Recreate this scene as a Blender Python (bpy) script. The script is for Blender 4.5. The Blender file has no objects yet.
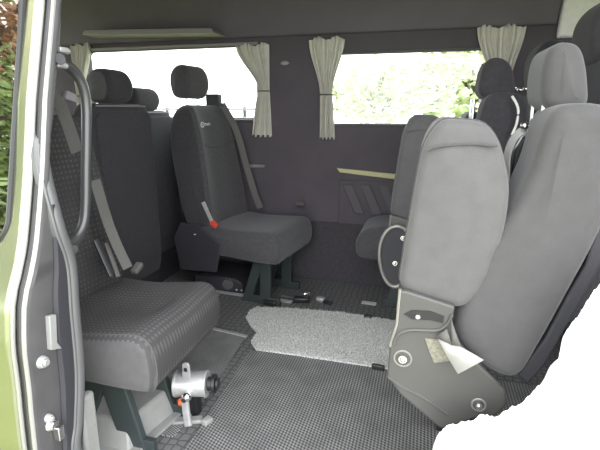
import bpy, bmesh, math, random
from mathutils import Vector, Matrix
random.seed(4)
C = bpy.context.scene.collection
S = bpy.context.scene
R = math.radians

# ------------------------------------------------------------------ camera, sky, exposure
cam_d = bpy.data.cameras.new('camera'); cam = bpy.data.objects.new('camera', cam_d); C.objects.link(cam)
cam.location = (0, 0, 1.15); cam.rotation_euler = (R(90-14.3), 0, R(15))
cam_d.sensor_width = 36; cam_d.lens = 27; cam_d.clip_start = 0.02
S.camera = cam
S.view_settings.view_transform = 'Standard'; S.view_settings.look = 'None'
S.view_settings.gamma = 1; S.view_settings.use_curve_mapping = False
S.view_settings.exposure = 2.0
W = bpy.data.worlds.new('overcast'); S.world = W; W.use_nodes = True
nt = W.node_tree; nt.nodes.clear()
wo = nt.nodes.new('ShaderNodeOutputWorld'); bg = nt.nodes.new('ShaderNodeBackground')
tc = nt.nodes.new('ShaderNodeTexCoord'); nz = nt.nodes.new('ShaderNodeTexNoise'); nz.inputs['Scale'].default_value = 2.2
cr = nt.nodes.new('ShaderNodeValToRGB')
cr.color_ramp.elements[0].color = (0.80, 0.84, 0.90, 1); cr.color_ramp.elements[1].color = (1, 1, 1, 1)
nt.links.new(tc.outputs['Generated'], nz.inputs['Vector']); nt.links.new(nz.outputs['Fac'], cr.inputs['Fac'])
nt.links.new(cr.outputs['Color'], bg.inputs['Color']); bg.inputs['Strength'].default_value = 1.6
nt.links.new(bg.outputs['Background'], wo.inputs['Surface'])

# ------------------------------------------------------------------ projection: a pixel ray meets a real plane
_th, _ph, _f = R(15), R(14.3), 450.0
_C = Vector((0, 0, 1.15))
_R = Vector((math.cos(_th), math.sin(_th), 0))
_F = Vector((-math.sin(_th)*math.cos(_ph), math.cos(_th)*math.cos(_ph), -math.sin(_ph)))
_U = Vector((-math.sin(_th)*math.sin(_ph), math.cos(_th)*math.sin(_ph), math.cos(_ph)))
def at(x, y, ax, v):
    d = _F + _R*((x-300)/_f) - _U*((y-225)/_f); i = 'xyz'.index(ax)
    return _C + d*((v-_C[i])/d[i])
def xz(pts, Y): return [(at(x, y, 'y', Y).x, at(x, y, 'y', Y).z) for x, y in pts]

# ------------------------------------------------------------------ materials
def mat(name, col, rough=0.7, metal=0.0, noise=0.0, nscale=40, bump=0.0, bscale=300, spec=0.5, sheen=0.0, coat=0.0):
    m = bpy.data.materials.new(name); m.use_nodes = True; t = m.node_tree; b = t.nodes['Principled BSDF']
    b.inputs['Base Color'].default_value = (*col, 1); b.inputs['Roughness'].default_value = rough
    b.inputs['Metallic'].default_value = metal; b.inputs['Specular IOR Level'].default_value = spec
    b.inputs['Sheen Weight'].default_value = sheen; b.inputs['Coat Weight'].default_value = coat
    co = t.nodes.new('ShaderNodeTexCoord')
    n = t.nodes.new('ShaderNodeTexNoise'); n.inputs['Scale'].default_value = nscale; n.inputs['Detail'].default_value = 4
    t.links.new(co.outputs['Object'], n.inputs['Vector'])
    r = t.nodes.new('ShaderNodeValToRGB')
    lo = max(0, 1-noise); hi = 1+noise
    r.color_ramp.elements[0].position = 0.3; r.color_ramp.elements[1].position = 0.7
    r.color_ramp.elements[0].color = (*[c*lo for c in col], 1); r.color_ramp.elements[1].color = (*[min(1, c*hi) for c in col], 1)
    t.links.new(n.outputs['Fac'], r.inputs['Fac']); t.links.new(r.outputs['Color'], b.inputs['Base Color'])
    if bump:
        n2 = t.nodes.new('ShaderNodeTexNoise'); n2.inputs['Scale'].default_value = bscale
        t.links.new(co.outputs['Object'], n2.inputs['Vector'])
        bp = t.nodes.new('ShaderNodeBump'); bp.inputs['Strength'].default_value = bump; bp.inputs['Distance'].default_value = 0.004
        t.links.new(n2.outputs['Fac'], bp.inputs['Height']); t.links.new(bp.outputs['Normal'], b.inputs['Normal'])
    return m
def math_node(t, op, a, b=None):
    n = t.nodes.new('ShaderNodeMath'); n.operation = op
    for i, v in enumerate((a, b)):
        if v is None: continue
        if isinstance(v, (int, float)): n.inputs[i].default_value = v
        else: t.links.new(v, n.inputs[i])
    return n.outputs[0]
def patterned(name, lo, hi, fa, fb, ax=('X', 'Y'), rot=45, thr=(0.35, 0.6), rough=0.85, bump=0.6, noise=0.25, mapscale=(1, 1, 1)):
    """two crossed waves: lozenges of colour hi on colour lo, with relief"""
    m = mat(name, hi, rough, noise=noise, nscale=9); t = m.node_tree; b = t.nodes['Principled BSDF']
    ramp = [n for n in t.nodes if n.type == 'VALTORGB'][0]
    co = t.nodes.new('ShaderNodeTexCoord'); sp = t.nodes.new('ShaderNodeSeparateXYZ')
    t.links.new(co.outputs['Object'], sp.inputs[0])
    a, c = sp.outputs[ax[0]], sp.outputs[ax[1]]
    ca, sa = math.cos(R(rot)), math.sin(R(rot))
    u = math_node(t, 'ADD', math_node(t, 'MULTIPLY', a, ca), math_node(t, 'MULTIPLY', c, sa))
    v = math_node(t, 'SUBTRACT', math_node(t, 'MULTIPLY', c, ca), math_node(t, 'MULTIPLY', a, sa))
    su = math_node(t, 'SINE', math_node(t, 'MULTIPLY', u, fa)); sv = math_node(t, 'SINE', math_node(t, 'MULTIPLY', v, fb))
    p = math_node(t, 'MULTIPLY', math_node(t, 'ADD', math_node(t, 'MULTIPLY', su, sv), 1.0), 0.5)
    mr = t.nodes.new('ShaderNodeMapRange'); mr.inputs['From Min'].default_value = thr[0]; mr.inputs['From Max'].default_value = thr[1]
    t.links.new(p, mr.inputs['Value'])
    mx = t.nodes.new('ShaderNodeMix'); mx.data_type = 'RGBA'
    t.links.new(mr.outputs['Result'], mx.inputs['Factor']); mx.inputs['A'].default_value = (*lo, 1)
    t.links.new(ramp.outputs['Color'], mx.inputs['B']); t.links.new(mx.outputs['Result'], b.inputs['Base Color'])
    bp = t.nodes.new('ShaderNodeBump'); bp.inputs['Strength'].default_value = bump; bp.inputs['Distance'].default_value = 0.004
    t.links.new(mr.outputs['Result'], bp.inputs['Height']); t.links.new(bp.outputs['Normal'], b.inputs['Normal'])
    return m
def hexcarpet(name):
    m = mat(name, (0.15, 0.148, 0.148), 0.95, noise=0.5, nscale=500, bump=0.6); t = m.node_tree; b = t.nodes['Principled BSDF']
    ramp = [n for n in t.nodes if n.type == 'VALTORGB'][0]
    co = t.nodes.new('ShaderNodeTexCoord')
    v = t.nodes.new('ShaderNodeTexVoronoi'); v.feature = 'DISTANCE_TO_EDGE'; v.inputs['Scale'].default_value = 30; v.inputs['Randomness'].default_value = 0.35
    t.links.new(co.outputs['Object'], v.inputs['Vector'])
    r = t.nodes.new('ShaderNodeValToRGB'); r.color_ramp.elements[0].position = 0.04; r.color_ramp.elements[1].position = 0.14
    r.color_ramp.elements[0].color = (0.5, 0.5, 0.5, 1); r.color_ramp.elements[1].color = (1, 1, 1, 1)
    t.links.new(v.outputs['Distance'], r.inputs['Fac'])
    mx = t.nodes.new('ShaderNodeMix'); mx.data_type = 'RGBA'; mx.blend_type = 'MULTIPLY'; mx.inputs['Factor'].default_value = 1
    t.links.new(ramp.outputs['Color'], mx.inputs['A']); t.links.new(r.outputs['Color'], mx.inputs['B'])
    t.links.new(mx.outputs['Result'], b.inputs['Base Color'])
    return m
M = dict(
    lining=mat('dark lining', (0.090, 0.078, 0.092), 0.9, noise=0.08, nscale=6, bump=0.1),
    cove=mat('overhead lining', (0.140, 0.124, 0.148), 0.85, noise=0.06, nscale=5),
    ledge=mat('overhead ledge', (0.24, 0.225, 0.24), 0.6),
    pale=mat('pale trim', (0.80, 0.79, 0.77), 0.6, noise=0.05),
    paint=mat('green silver paint', (0.34, 0.36, 0.23), 0.28, metal=0.85, coat=0.5, noise=0.04, nscale=3),
    paintedge=mat('door edge paint', (0.40, 0.40, 0.38), 0.3, metal=0.5, coat=0.5),
    jamb=mat('jamb grey', (0.06, 0.058, 0.06), 0.45, noise=0.15, nscale=14),
    rubber=mat('black rubber', (0.02, 0.02, 0.02), 0.45),
    seal=mat('door seal rubber', (0.11, 0.11, 0.113), 0.38, spec=0.7),
    black=mat('black plastic', (0.018, 0.018, 0.02), 0.4),
    tube=mat('black enamel tube', (0.05, 0.05, 0.052), 0.30, spec=0.8),
    chrome=mat('chrome', (0.75, 0.75, 0.74), 0.2, metal=1.0),
    steel=mat('brushed aluminium', (0.52, 0.52, 0.52), 0.38, metal=0.5, noise=0.1),
    plate=mat('grey hinge plastic', (0.076, 0.074, 0.070), 0.42, noise=0.05, nscale=10),
    plate_edge=mat('hinge metal edge', (0.3, 0.29, 0.27), 0.4, metal=0.5),
    leg=mat('dark green grey steel', (0.035, 0.045, 0.045), 0.5),
    fab=mat('charcoal seat fabric', (0.060, 0.058, 0.063), 0.95, noise=0.15, nscale=60, bump=0.25, sheen=0.2),
    fabdark=mat('black seat fabric', (0.043, 0.041, 0.047), 0.95, noise=0.15, nscale=60, bump=0.2, sheen=0.1),
    fabside=mat('grey seat side fabric', (0.080, 0.076, 0.080), 0.8, noise=0.08, nscale=40, bump=0.2, sheen=0.2),
    fabgrey=mat('grey seat cover', (0.100, 0.096, 0.098), 0.85, noise=0.07, nscale=25, bump=0.25, sheen=0.2),
    fabgrey2=mat('mid grey seat cover', (0.072, 0.069, 0.072), 0.85, noise=0.07, nscale=25, bump=0.25, sheen=0.2),
    shell=mat('dark shell', (0.034, 0.033, 0.040), 0.65),
    belt=mat('grey seat belt', (0.105, 0.10, 0.095), 0.7, noise=0.05, nscale=90),
    beltlight=mat('pale seat belt', (0.36, 0.355, 0.34), 0.6),
    beltbeige=mat('beige webbing', (0.20, 0.19, 0.15), 0.9, noise=0.3, nscale=120),
    red=mat('red button', (0.55, 0.05, 0.03), 0.4),
    orange=mat('orange button', (0.75, 0.14, 0.04), 0.4),
    white=mat('white plastic', (0.28, 0.28, 0.27), 0.5, noise=0.05),
    blowout=mat('white fleece', (0.96, 0.96, 0.96), 1.0, sheen=0.3),  # for the added shape in place of the blown-out area
    curtain=mat('cream curtain', (0.66, 0.64, 0.58), 0.9, noise=0.06, nscale=20),
    tie=mat('dark tie', (0.08, 0.08, 0.075), 0.7),
    cream=mat('yellow cream strip', (0.50, 0.47, 0.26), 0.5),
    quilt=mat('quilted panel', (0.10, 0.092, 0.102), 0.8),
    mark=mat('white stitching', (0.7, 0.7, 0.7), 0.7),
    grass=mat('grass', (0.24, 0.27, 0.10), 1.0, noise=0.4, nscale=1.5),
    leaf=mat('leaves', (0.20, 0.26, 0.10), 0.9, noise=0.6, nscale=3),
    palefol=mat('pale leaves', (0.48, 0.54, 0.32), 0.9, noise=0.4, nscale=2.2),  # pale green leaf colour for the trees beyond the far windows
    copper=mat('copper leaves', (0.42, 0.26, 0.17), 0.9, noise=.3, nscale=3),
    bark=mat('bark', (0.10, 0.07, 0.05), 0.9),
    carpet=hexcarpet('hexagon carpet'),
    rug=mat('grey shag', (0.52, 0.52, 0.50), 1.0, noise=0.55, nscale=130, bump=1.0, bscale=180),
    ribmat=patterned('rubber tread', (0.05, 0.05, 0.05), (0.26, 0.26, 0.255), 420, 300, rot=35, thr=(0.40, 0.62), rough=0.6),
    smallmat=patterned('woven mat', (0.07, 0.07, 0.07), (0.32, 0.32, 0.31), 500, 500, rot=20, thr=(0.45, 0.65)),
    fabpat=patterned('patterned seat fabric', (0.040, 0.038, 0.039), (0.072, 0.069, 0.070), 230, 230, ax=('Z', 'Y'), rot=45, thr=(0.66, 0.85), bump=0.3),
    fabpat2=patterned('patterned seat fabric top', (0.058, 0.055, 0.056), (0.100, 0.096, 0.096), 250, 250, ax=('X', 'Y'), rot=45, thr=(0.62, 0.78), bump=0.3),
)
def glass(name, tint, rough=0.0, fac=0.9):
    m = bpy.data.materials.new(name); m.use_nodes = True; t = m.node_tree; t.nodes.clear()
    o = t.nodes.new('ShaderNodeOutputMaterial'); mx = t.nodes.new('ShaderNodeMixShader')
    tr = t.nodes.new('ShaderNodeBsdfTransparent'); tr.inputs[0].default_value = (*tint, 1)
    gl = t.nodes.new('ShaderNodeBsdfGlossy'); gl.inputs['Roughness'].default_value = rough
    mx.inputs[0].default_value = 1-fac
    t.links.new(tr.outputs[0], mx.inputs[1]); t.links.new(gl.outputs[0], mx.inputs[2]); t.links.new(mx.outputs[0], o.inputs[0])
    return m
M['glass'] = glass('clear window glass', (0.93, 0.95, 0.93), fac=0.94)
M['doorglass'] = glass('dark door glass', (0.03, 0.035, 0.03), 0.02, fac=0.45)

# ------------------------------------------------------------------ mesh helpers
def link(name, bm, m, parent=None, smooth=True, bevel=0, seg=2, solid=0, norm=True):
    if norm: bmesh.ops.recalc_face_normals(bm, faces=bm.faces)
    me = bpy.data.meshes.new(name); bm.to_mesh(me); bm.free()
    o = bpy.data.objects.new(name, me); C.objects.link(o)
    for k in (m if isinstance(m, (list, tuple)) else [m]): me.materials.append(k)
    if smooth:
        for p in me.polygons: p.use_smooth = True
    if parent: o.parent = parent
    if solid:
        md = o.modifiers.new('solid', 'SOLIDIFY'); md.thickness = solid; md.offset = 0
    if bevel:
        md = o.modifiers.new('bevel', 'BEVEL'); md.width = bevel; md.segments = seg; md.limit_method = 'ANGLE'; md.angle_limit = R(35)
        md.harden_normals = False
    if smooth:
        try:
            me.set_sharp_from_angle(angle=R(38))
        except Exception: pass
    return o
def tag(o, label, cat, group=None):
    o['label'] = label; o['category'] = cat
    if group: o['group'] = group
    return o
def thing(name, label, cat, loc=(0, 0, 0), rz=0, group=None):
    o = bpy.data.objects.new(name, None); o.empty_display_size = 0.05; C.objects.link(o)
    o.location = loc; o.rotation_euler = (0, 0, rz)
    return tag(o, label, cat, group)
def struct(o): o['kind'] = 'structure'; return o
def box(bm, c, s, rot=None):
    r = bmesh.ops.create_cube(bm, size=1); m = Matrix.Translation(Vector(c))
    if rot is not None: m = m @ rot.to_4x4()
    m = m @ Matrix.Diagonal((*s, 1)); bmesh.ops.transform(bm, matrix=m, verts=r['verts']); return r['verts']
def cyl(bm, a, b, r1, r2=None, n=20):
    a, b = Vector(a), Vector(b); r2 = r1 if r2 is None else r2; d = b-a
    q = d.to_track_quat('Z', 'Y').to_matrix().to_4x4()
    r = bmesh.ops.create_cone(bm, cap_ends=True, segments=n, radius1=r1, radius2=r2, depth=d.length)
    bmesh.ops.transform(bm, matrix=Matrix.Translation((a+b)/2) @ q, verts=r['verts'])
def ball(bm, c, r, s=(1, 1, 1)):
    q = bmesh.ops.create_uvsphere(bm, u_segments=16, v_segments=10, radius=r)
    bmesh.ops.transform(bm, matrix=Matrix.Translation(Vector(c)) @ Matrix.Diagonal((*s, 1)), verts=q['verts'])
def cat_rom(pts, k=6, closed=False):
    P = [Vector(p) for p in pts]; n = len(P); out = []
    for i in range(n if closed else n-1):
        g = lambda j: P[j % n] if closed else P[max(0, min(n-1, j))]
        a, b, c, d = g(i-1), g(i), g(i+1), g(i+2)
        for s in range(k):
            t = s/k; out.append(0.5*((2*b)+(c-a)*t+(2*a-5*b+4*c-d)*t*t+(3*b-a-3*c+d)*t**3))
    if not closed: out.append(P[-1])
    return out
def sweep(bm, pts, r, n=10, flat=None, closed=False, up=Vector((0, 0, 1))):
    """tube along pts; flat=(w,t) gives a strap section whose width lies across 'up'"""
    pts = [Vector(p) for p in pts]; rings = []; N = len(pts)
    for i, p in enumerate(pts):
        if closed: d = pts[(i+1) % N]-pts[i-1]
        else: d = pts[min(i+1, N-1)]-pts[max(i-1, 0)]
        d.normalize(); s = d.cross(up)
        if s.length < 1e-3: s = d.cross(Vector((0, 1, 0)))
        s.normalize(); w = s.cross(d).normalized()
        ring = []
        for k in range(n):
            a = 2*math.pi*k/n
            if flat: 
                ca, sa = math.cos(a), math.sin(a)
                ring.append(bm.verts.new(p + s*(flat[0]/2*math.copysign(abs(ca)**0.4, ca)) + w*(flat[1]/2*math.copysign(abs(sa)**0.4, sa))))
            else: ring.append(bm.verts.new(p + s*r*math.cos(a) + w*r*math.sin(a)))
        rings.append(ring)
    for i in range(N if closed else N-1):
        A, B = rings[i], rings[(i+1) % N]
        for k in range(n): bm.faces.new((A[k], A[(k+1) % n], B[(k+1) % n], B[k]))
    if not closed: bm.faces.new(rings[0][::-1]); bm.faces.new(rings[-1])
def prism(bm, poly, axis, a, b):
    """poly of 2D points in the other two axes, extruded from a to b"""
    def P(u, v, w): return {'x': (w, u, v), 'y': (u, w, v), 'z': (u, v, w)}[axis]
    A = [bm.verts.new(P(u, v, a)) for u, v in poly]; B = [bm.verts.new(P(u, v, b)) for u, v in poly]
    n = len(poly); bm.faces.new(A); bm.faces.new(B[::-1])
    for i in range(n): bm.faces.new((A[i], A[(i+1) % n], B[(i+1) % n], B[i]))
def profile_pad(name, poly, y0, y1, r, mats, parent=None, k=5, smooth_poly=True, fn=None, bulge=0.012, mid=10):
    """upholstered pad: a side outline in XZ stretched across Y with soft edges; the two side caps take mats[1]"""
    P = cat_rom([Vector((u, v)) for u, v in poly], k, True) if smooth_poly else [Vector(p) for p in poly]
    n = len(P); cen = sum(P, Vector((0, 0)))/n
    area = sum(P[i].x*P[(i+1) % n].y-P[(i+1) % n].x*P[i].y for i in range(n))
    sg = 1 if area > 0 else -1
    N = []
    for i in range(n):
        t = (P[(i+1) % n]-P[i-1]).normalized(); N.append(Vector((t.y, -t.x))*sg)
    bm = bmesh.new(); rings = []; capflag = []
    secs = []
    steps = 5
    for i in range(steps+1):
        a = math.pi/2*i/steps; secs.append((y0+r*(1-math.sin(a)), r*(1-math.cos(a))))
    secs = [(y0 + r*(1-math.sin(math.pi/2*i/steps)), r*(1-math.cos(math.pi/2*i/steps))) for i in range(steps, -1, -1)]
    secs += [(y0+r+(y1-y0-2*r)*j/mid, 0) for j in range(1, mid)]
    secs += [(y1 - r*(1-math.sin(math.pi/2*i/steps)), r*(1-math.cos(math.pi/2*i/steps))) for i in range(0, steps+1)]
    def ring(y, ins, shrink=0):
        out = []
        for i in range(n):
            p = P[i]-N[i]*ins
            if shrink: p = cen.lerp(p, 1-shrink)
            out.append(bm.verts.new((p.x, y, p.y)))
        return out
    for s, (yy, q) in ((-1, secs[0]), (1, secs[-1])):
        pass
    lo = [ring(y0-bulge*(1-(1-f)**2), r, f) for f in (0.75, 0.5, 0.28, 0.1)]
    body = [ring(y, ins) for y, ins in secs]
    hi = [ring(y1+bulge*(1-(1-f)**2), r, f) for f in (0.1, 0.28, 0.5, 0.75)]
    allr = lo+body+hi; nb = len(lo)
    for j in range(len(allr)-1):
        A, B = allr[j], allr[j+1]; cap = j < nb+2 or j >= len(allr)-1-nb-2
        for i in range(n):
            f = bm.faces.new((A[i], A[(i+1) % n], B[(i+1) % n], B[i])); f.material_index = 1 if cap else 0
    for rg, yy in ((allr[0], y0-bulge), (allr[-1], y1+bulge)):
        c = bm.verts.new((cen.x, yy, cen.y))
        for i in range(n): bm.faces.new((rg[i], rg[(i+1) % n], c)).material_index = 1
    if fn:
        for v in bm.verts: fn(v.co)
    mats = mats if isinstance(mats, (list, tuple)) else [mats, mats]
    o = link(name, bm, mats, parent)
    return o
def seam(bm, poly, y, r=0.003, k=5):
    P = cat_rom([Vector((u, v)) for u, v in poly], k, True)
    sweep(bm, [(p.x, y, p.y) for p in P], r, n=6, closed=True, up=Vector((0, 1, 0)))

# ================================================================== THE VAN SHELL
YW = 2.9
def wall_piece(bm, x0, x1, z0, z1): box(bm, ((x0+x1)/2, YW+0.03, (z0+z1)/2), (x1-x0, 0.06, z1-z0))
W1 = (-2.36, -1.06, 1.085, 1.552); W2 = (-0.62, 0.36, 1.062, 1.486)
bm = bmesh.new()
wall_piece(bm, -3.2, 2.4, -0.02, W2[2]); wall_piece(bm, -3.2, W1[0], W2[2], 1.95); wall_piece(bm, W1[0], W1[1], W1[3], 1.95)
wall_piece(bm, W1[0], W1[1], W2[2], W1[2]); wall_piece(bm, W1[1], W2[0], W2[2], 1.95)
wall_piece(bm, W2[0], W2[1], W2[3], 1.95); wall_piece(bm, W2[1], 2.4, W2[2], 1.95)
struct(link('wall_far', bm, M['lining'], smooth=False))
def rrect(x0, x1, z0, z1, r, k=6):
    out = []
    for cx, cz, a0 in ((x1-r, z1-r, 0), (x0+r, z1-r, 90), (x0+r, z0+r, 180), (x1-r, z0+r, 270)):
        for i in range(k+1):
            a = R(a0+90*i/k); out.append((cx+r*math.cos(a), cz+r*math.sin(a)))
    return out
for i, w in enumerate((W1, W2)):
    bm = bmesh.new()
    poly = rrect(*w, 0.05)
    sweep(bm, [(u, YW-0.004, v) for u, v in poly], 0.009, n=8, closed=True, up=Vector((0, 1, 0)))
    for cx, cz, sx, sz in ((w[0], w[2], 1, 1), (w[1], w[2], -1, 1), (w[0], w[3], 1, -1), (w[1], w[3], -1, -1)):
        arc = [(cx, cz)] + [(cx+sx*0.05*(1-math.cos(R(a))), cz+sz*0.05*(1-math.sin(R(a)))) for a in range(0, 91, 15)]
        prism(bm, arc, 'y', YW, YW+0.05)
    wf = struct(link('window_%d' % (i+1), bm, M['seal']))
    bm = bmesh.new(); box(bm, ((w[0]+w[1])/2, YW+0.035, (w[2]+w[3])/2), (w[1]-w[0], 0.004, w[3]-w[2]))
    link('pane', bm, M['glass'], wf, smooth=False)
    if i == 0:
        bm = bmesh.new(); box(bm, ((w[0]+w[1])/2, YW+0.02, w[2]+0.008), (w[1]-w[0], 0.03, 0.016)); link('window_sill', bm, M['chrome'], wf)
bm = bmesh.new(); box(bm, (-.4, 2.893, .21), (5.5, .014, .42)); struct(link('lower_wall_far', bm, mat('dark lower wall', (.055, .050, .057), .95, noise=.2, nscale=60), bevel=.003))  # plain darker panel over the lower part of the far wall
# overhead duct along the far side, its profile in Y-Z
bm = bmesh.new()
prism(bm, [(2.905, 1.60), (2.875, 1.597), (2.85, 1.64), (2.82, 1.72), (2.76, 1.86), (2.72, 1.95), (2.905, 1.95)], 'x', -3.2, 0.66)
tr = struct(link('trim_1', bm, M['cove'], bevel=0.02, seg=4))
bm = bmesh.new(); a = at(92, 36, 'y', 2.80); b = at(222, 34, 'y', 2.80)
prism(bm, [(a.x, a.z-0.008), (b.x, b.z-0.008), (b.x-0.03, b.z+0.022), (a.x+0.02, a.z+0.022)], 'y', 2.70, 2.86)
struct(link('trim_2', bm, M['ledge'], bevel=0.004))
bm = bmesh.new(); prism(bm, [(2.895, 1.525), (2.86, 1.53), (2.80, 1.70), (2.78, 1.95), (2.895, 1.95)], 'x', 0.665, 1.5)
struct(link('trim_3', bm, M['pale'], bevel=0.01))
# step rail pale strip under the left window head
bm = bmesh.new(); box(bm, (-1.71, 2.885, 1.563), (1.32, 0.02, 0.018)); struct(link('trim_4', bm, M['ledge'], bevel=0.003))
bm = bmesh.new(); box(bm, (-0.4, 1.95, 1.98), (5.6, 2.1, 0.06)); struct(link('ceiling', bm, M['cove'], smooth=False))
bm = bmesh.new(); box(bm, (-0.4, 1.93, -0.03), (5.6, 1.98, 0.06)); struct(link('floor', bm, M['carpet'], smooth=False))
bm = bmesh.new(); box(bm, (-3.2, 1.95, 0.5), (0.06, 2.0, 1.1)); box(bm, (-3.2, 1.95, 1.85), (0.06, 2.0, 0.2)); struct(link('wall_front', bm, M['lining'], smooth=False))
bm = bmesh.new(); box(bm, (2.4, 1.95, 0.55), (0.06, 2.0, 1.15)); box(bm, (2.4, 1.95, 1.85), (0.06, 2.0, 0.25)); box(bm, (2.4, 1.95, 1.4), (0.06, 0.1, 0.8))
struct(link('wall_back', bm, M['lining'], smooth=False))
# near flank: outer skin profile (z -> y)
SK = [(1.95, 1.10), (1.70, 1.085), (1.416, 1.024), (1.175, .953), (1.006, .914), (.934, .895), (.84, .868), (.781, .846), (.72, .815), (.679, .800), (.583, .783), (.475, .779), (.42, .774), (.307, .767), (0.0, .765), (-.25, .775), (-.38, .80)]
def sky_(z):
    for (z1, y1), (z0, y0) in zip(SK, SK[1:]):
        if z <= z1 and z >= z0: return y0+(y1-y0)*(z-z0)/(z1-z0)
    return SK[0][1] if z > SK[0][0] else SK[-1][1]
WX0, WX1, WZ0, WZ1 = -2.2, -0.995, 0.815, 1.62
def sdf(x, z, r=0.07):
    cx, cz = (WX0+WX1)/2, (WZ0+WZ1)/2; qx = abs(x-cx)-(WX1-WX0)/2+r; qz = abs(z-cz)-(WZ1-WZ0)/2+r
    return math.hypot(max(qx, 0), max(qz, 0))+min(max(qx, qz), 0)-r
bm = bmesh.new(); xs = [-2.4+1.452*i/96 for i in range(97)]; zs = [-.38+2.33*i/150 for i in range(151)]
V = {}
for i, x in enumerate(xs):
    for j, z in enumerate(zs): V[i, j] = bm.verts.new((x, sky_(z), z))
for i in range(96):
    for j in range(150):
        if sdf((xs[i]+xs[i+1])/2, (zs[j]+zs[j+1])/2) > 0: bm.faces.new((V[i, j], V[i+1, j], V[i+1, j+1], V[i, j+1]))
for v in [v for v in bm.verts if not v.link_faces]: bm.verts.remove(v)
door = struct(link('door_1', bm, M['paint'], solid=0.012))
bm = bmesh.new(); rr = [(x, sky_(z)-0.002, z) for x, z in rrect(WX0, WX1, WZ0, WZ1, 0.07, 8)]
sweep(bm, rr, 0.009, n=8, closed=True, up=Vector((0, 1, 0))); link('window_seal', bm, M['rubber'], door)
bm = bmesh.new()
zz = [WZ0+(WZ1-WZ0)*j/20 for j in range(21)]
for z0, z1 in zip(zz, zz[1:]):
    bm.faces.new([bm.verts.new((x, sky_(z)+0.006, z)) for x, z in ((WX0, z0), (WX1, z0), (WX1, z1), (WX0, z1))])
bmesh.ops.remove_doubles(bm, verts=bm.verts, dist=1e-4)
link('pane', bm, M['doorglass'], door, solid=0.004, smooth=False)
# bright folded edge of the front door, then the pillar edge behind a dark shut gap
def profile_line(x, off=0.0, z0=-0.38, z1=1.9, n=60): return [(x, sky_(z0+(z1-z0)*i/n)+off, z0+(z1-z0)*i/n) for i in range(n+1)]
bm = bmesh.new(); sweep(bm, profile_line(-0.944, 0.002), 0.006, n=8, up=Vector((0, 1, 0))); link('door_edge', bm, M['paintedge'], door)
bm = bmesh.new(); sweep(bm, profile_line(-0.932, 0.012), 0.008, n=8, up=Vector((0, 1, 0))); struct(link('trim_5', bm, M['rubber']))
# near wall pillar: narrow skin plus jamb face turned to the opening
JI = [(1.95, 1.10), (1.416, 1.03), (1.0, .918), (.971, .915), (.86, .945), (.738, .968), (.606, .962), (.422, .955), (.281, .925), (.197, .905), (0.0, .905), (-.38, .905)]
def ji(z):
    for (z1, y1), (z0, y0) in zip(JI, JI[1:]):
        if z <= z1 and z >= z0: return y0+(y1-y0)*(z-z0)/(z1-z0)
    return JI[-1][1]
bm = bmesh.new(); rows = []
for i in range(81):
    z = -0.38+2.33*i/80; y0 = sky_(z)+0.002; y1 = max(ji(z), y0+0.012)
    rows.append([bm.verts.new(p) for p in ((-0.925, y0, z), (-0.905, y0+0.001, z), (-0.900, y0+0.008, z), (-0.90, y1, z), (-0.925, y1, z))])
for A, B in zip(rows, rows[1:]):
    for k in range(5): bm.faces.new((A[k], A[(k+1) % 5], B[(k+1) % 5], B[k]))
pil = struct(link('wall_near', bm, M['jamb']))
bm = bmesh.new(); sweep(bm, profile_line(-0.910, 0.002), 0.006, n=8, up=Vector((0, 1, 0))); link('pillar_edge', bm, M['paintedge'], pil)
bm = bmesh.new(); rows = []
for i in range(50):
    z = 0.10+.82*i/49; a_, b2 = sky_(z), ji(z); w = b2-a_
    rows.append([bm.verts.new(p) for p in ((-0.897, a_+w*.48, z), (-0.888, a_+w*.52, z), (-0.888, b2-.012, z), (-0.897, b2, z))])
for A, B in zip(rows, rows[1:]):
    for k in range(3): bm.faces.new((A[k], A[k+1], B[k+1], B[k]))
link('recess_shade', bm, M['shell'], pil)  # dark strip laid on the jamb for its shaded recess
# bumpers, latch striker on the jamb
for px_, py_, r in ((42, 362, .017), (48, 418, .012)):
    p = at(px_, py_, 'x', -0.897); bm = bmesh.new(); cyl(bm, (-0.90, p.y, p.z), (-0.886, p.y, p.z), r, r*.8); cyl(bm, (-0.886, p.y, p.z), (-0.88, p.y, p.z), r*.55)
    link('bumper_stop', bm, M['steel'], pil, bevel=0.002)
p = at(54, 425, 'x', -0.89); bm = bmesh.new(); cyl(bm, (-0.90, p.y, p.z-.0), (-0.885, p.y, p.z-.0), .02, .012); box(bm, (-0.888, p.y+.01, p.z-.03), (.02, .02, .04)); link('latch_striker', bm, M['chrome'], pil, bevel=0.002)
bm = bmesh.new()
pp = [at(x, y, 'x', -0.893) for x, y in ((47, 316), (54, 314), (55, 342), (60, 348), (49, 350))]
A = [bm.verts.new((-0.885, q.y, q.z)) for q in pp]; B = [bm.verts.new((-0.90, q.y, q.z)) for q in pp]
bm.faces.new(A); bm.faces.new(B[::-1])
for i in range(5): bm.faces.new((A[i], A[(i+1) % 5], B[(i+1) % 5], B[i]))
link('catch_plate', bm, M['white'], pil, bevel=0.002)
# rubber seal of the sliding door opening (runs all round)
sp_ = [at(x, y, 'x', -0.90) for x, y in [(54, 225), (66, 262), (70, 310), (75, 370), (74, 420), (72, 450)]]
pts = [Vector((-0.955, 1.13, 1.90)), Vector((-0.955, 1.075, 1.45)), Vector((-0.95, 0.99, 1.15)), Vector((-0.93, 0.935, 1.03))] + [p+Vector((0, 0.006, 0)) for p in sp_] + [Vector((-0.9, 0.90, 0.05)), Vector((-0.86, 0.90, -0.03))]
bm = bmesh.new(); sweep(bm, cat_rom(pts, 8), 0.021, n=12, up=Vector((1, 0, 0))); struct(link('trim_6', bm, M['seal']))
bm = bmesh.new(); sweep(bm, [p+Vector((0.012, -0.016, 0)) for p in cat_rom(pts, 8)], 0.005, n=6, up=Vector((1, 0, 0))); struct(link('trim_7', bm, M['seal']))
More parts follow.
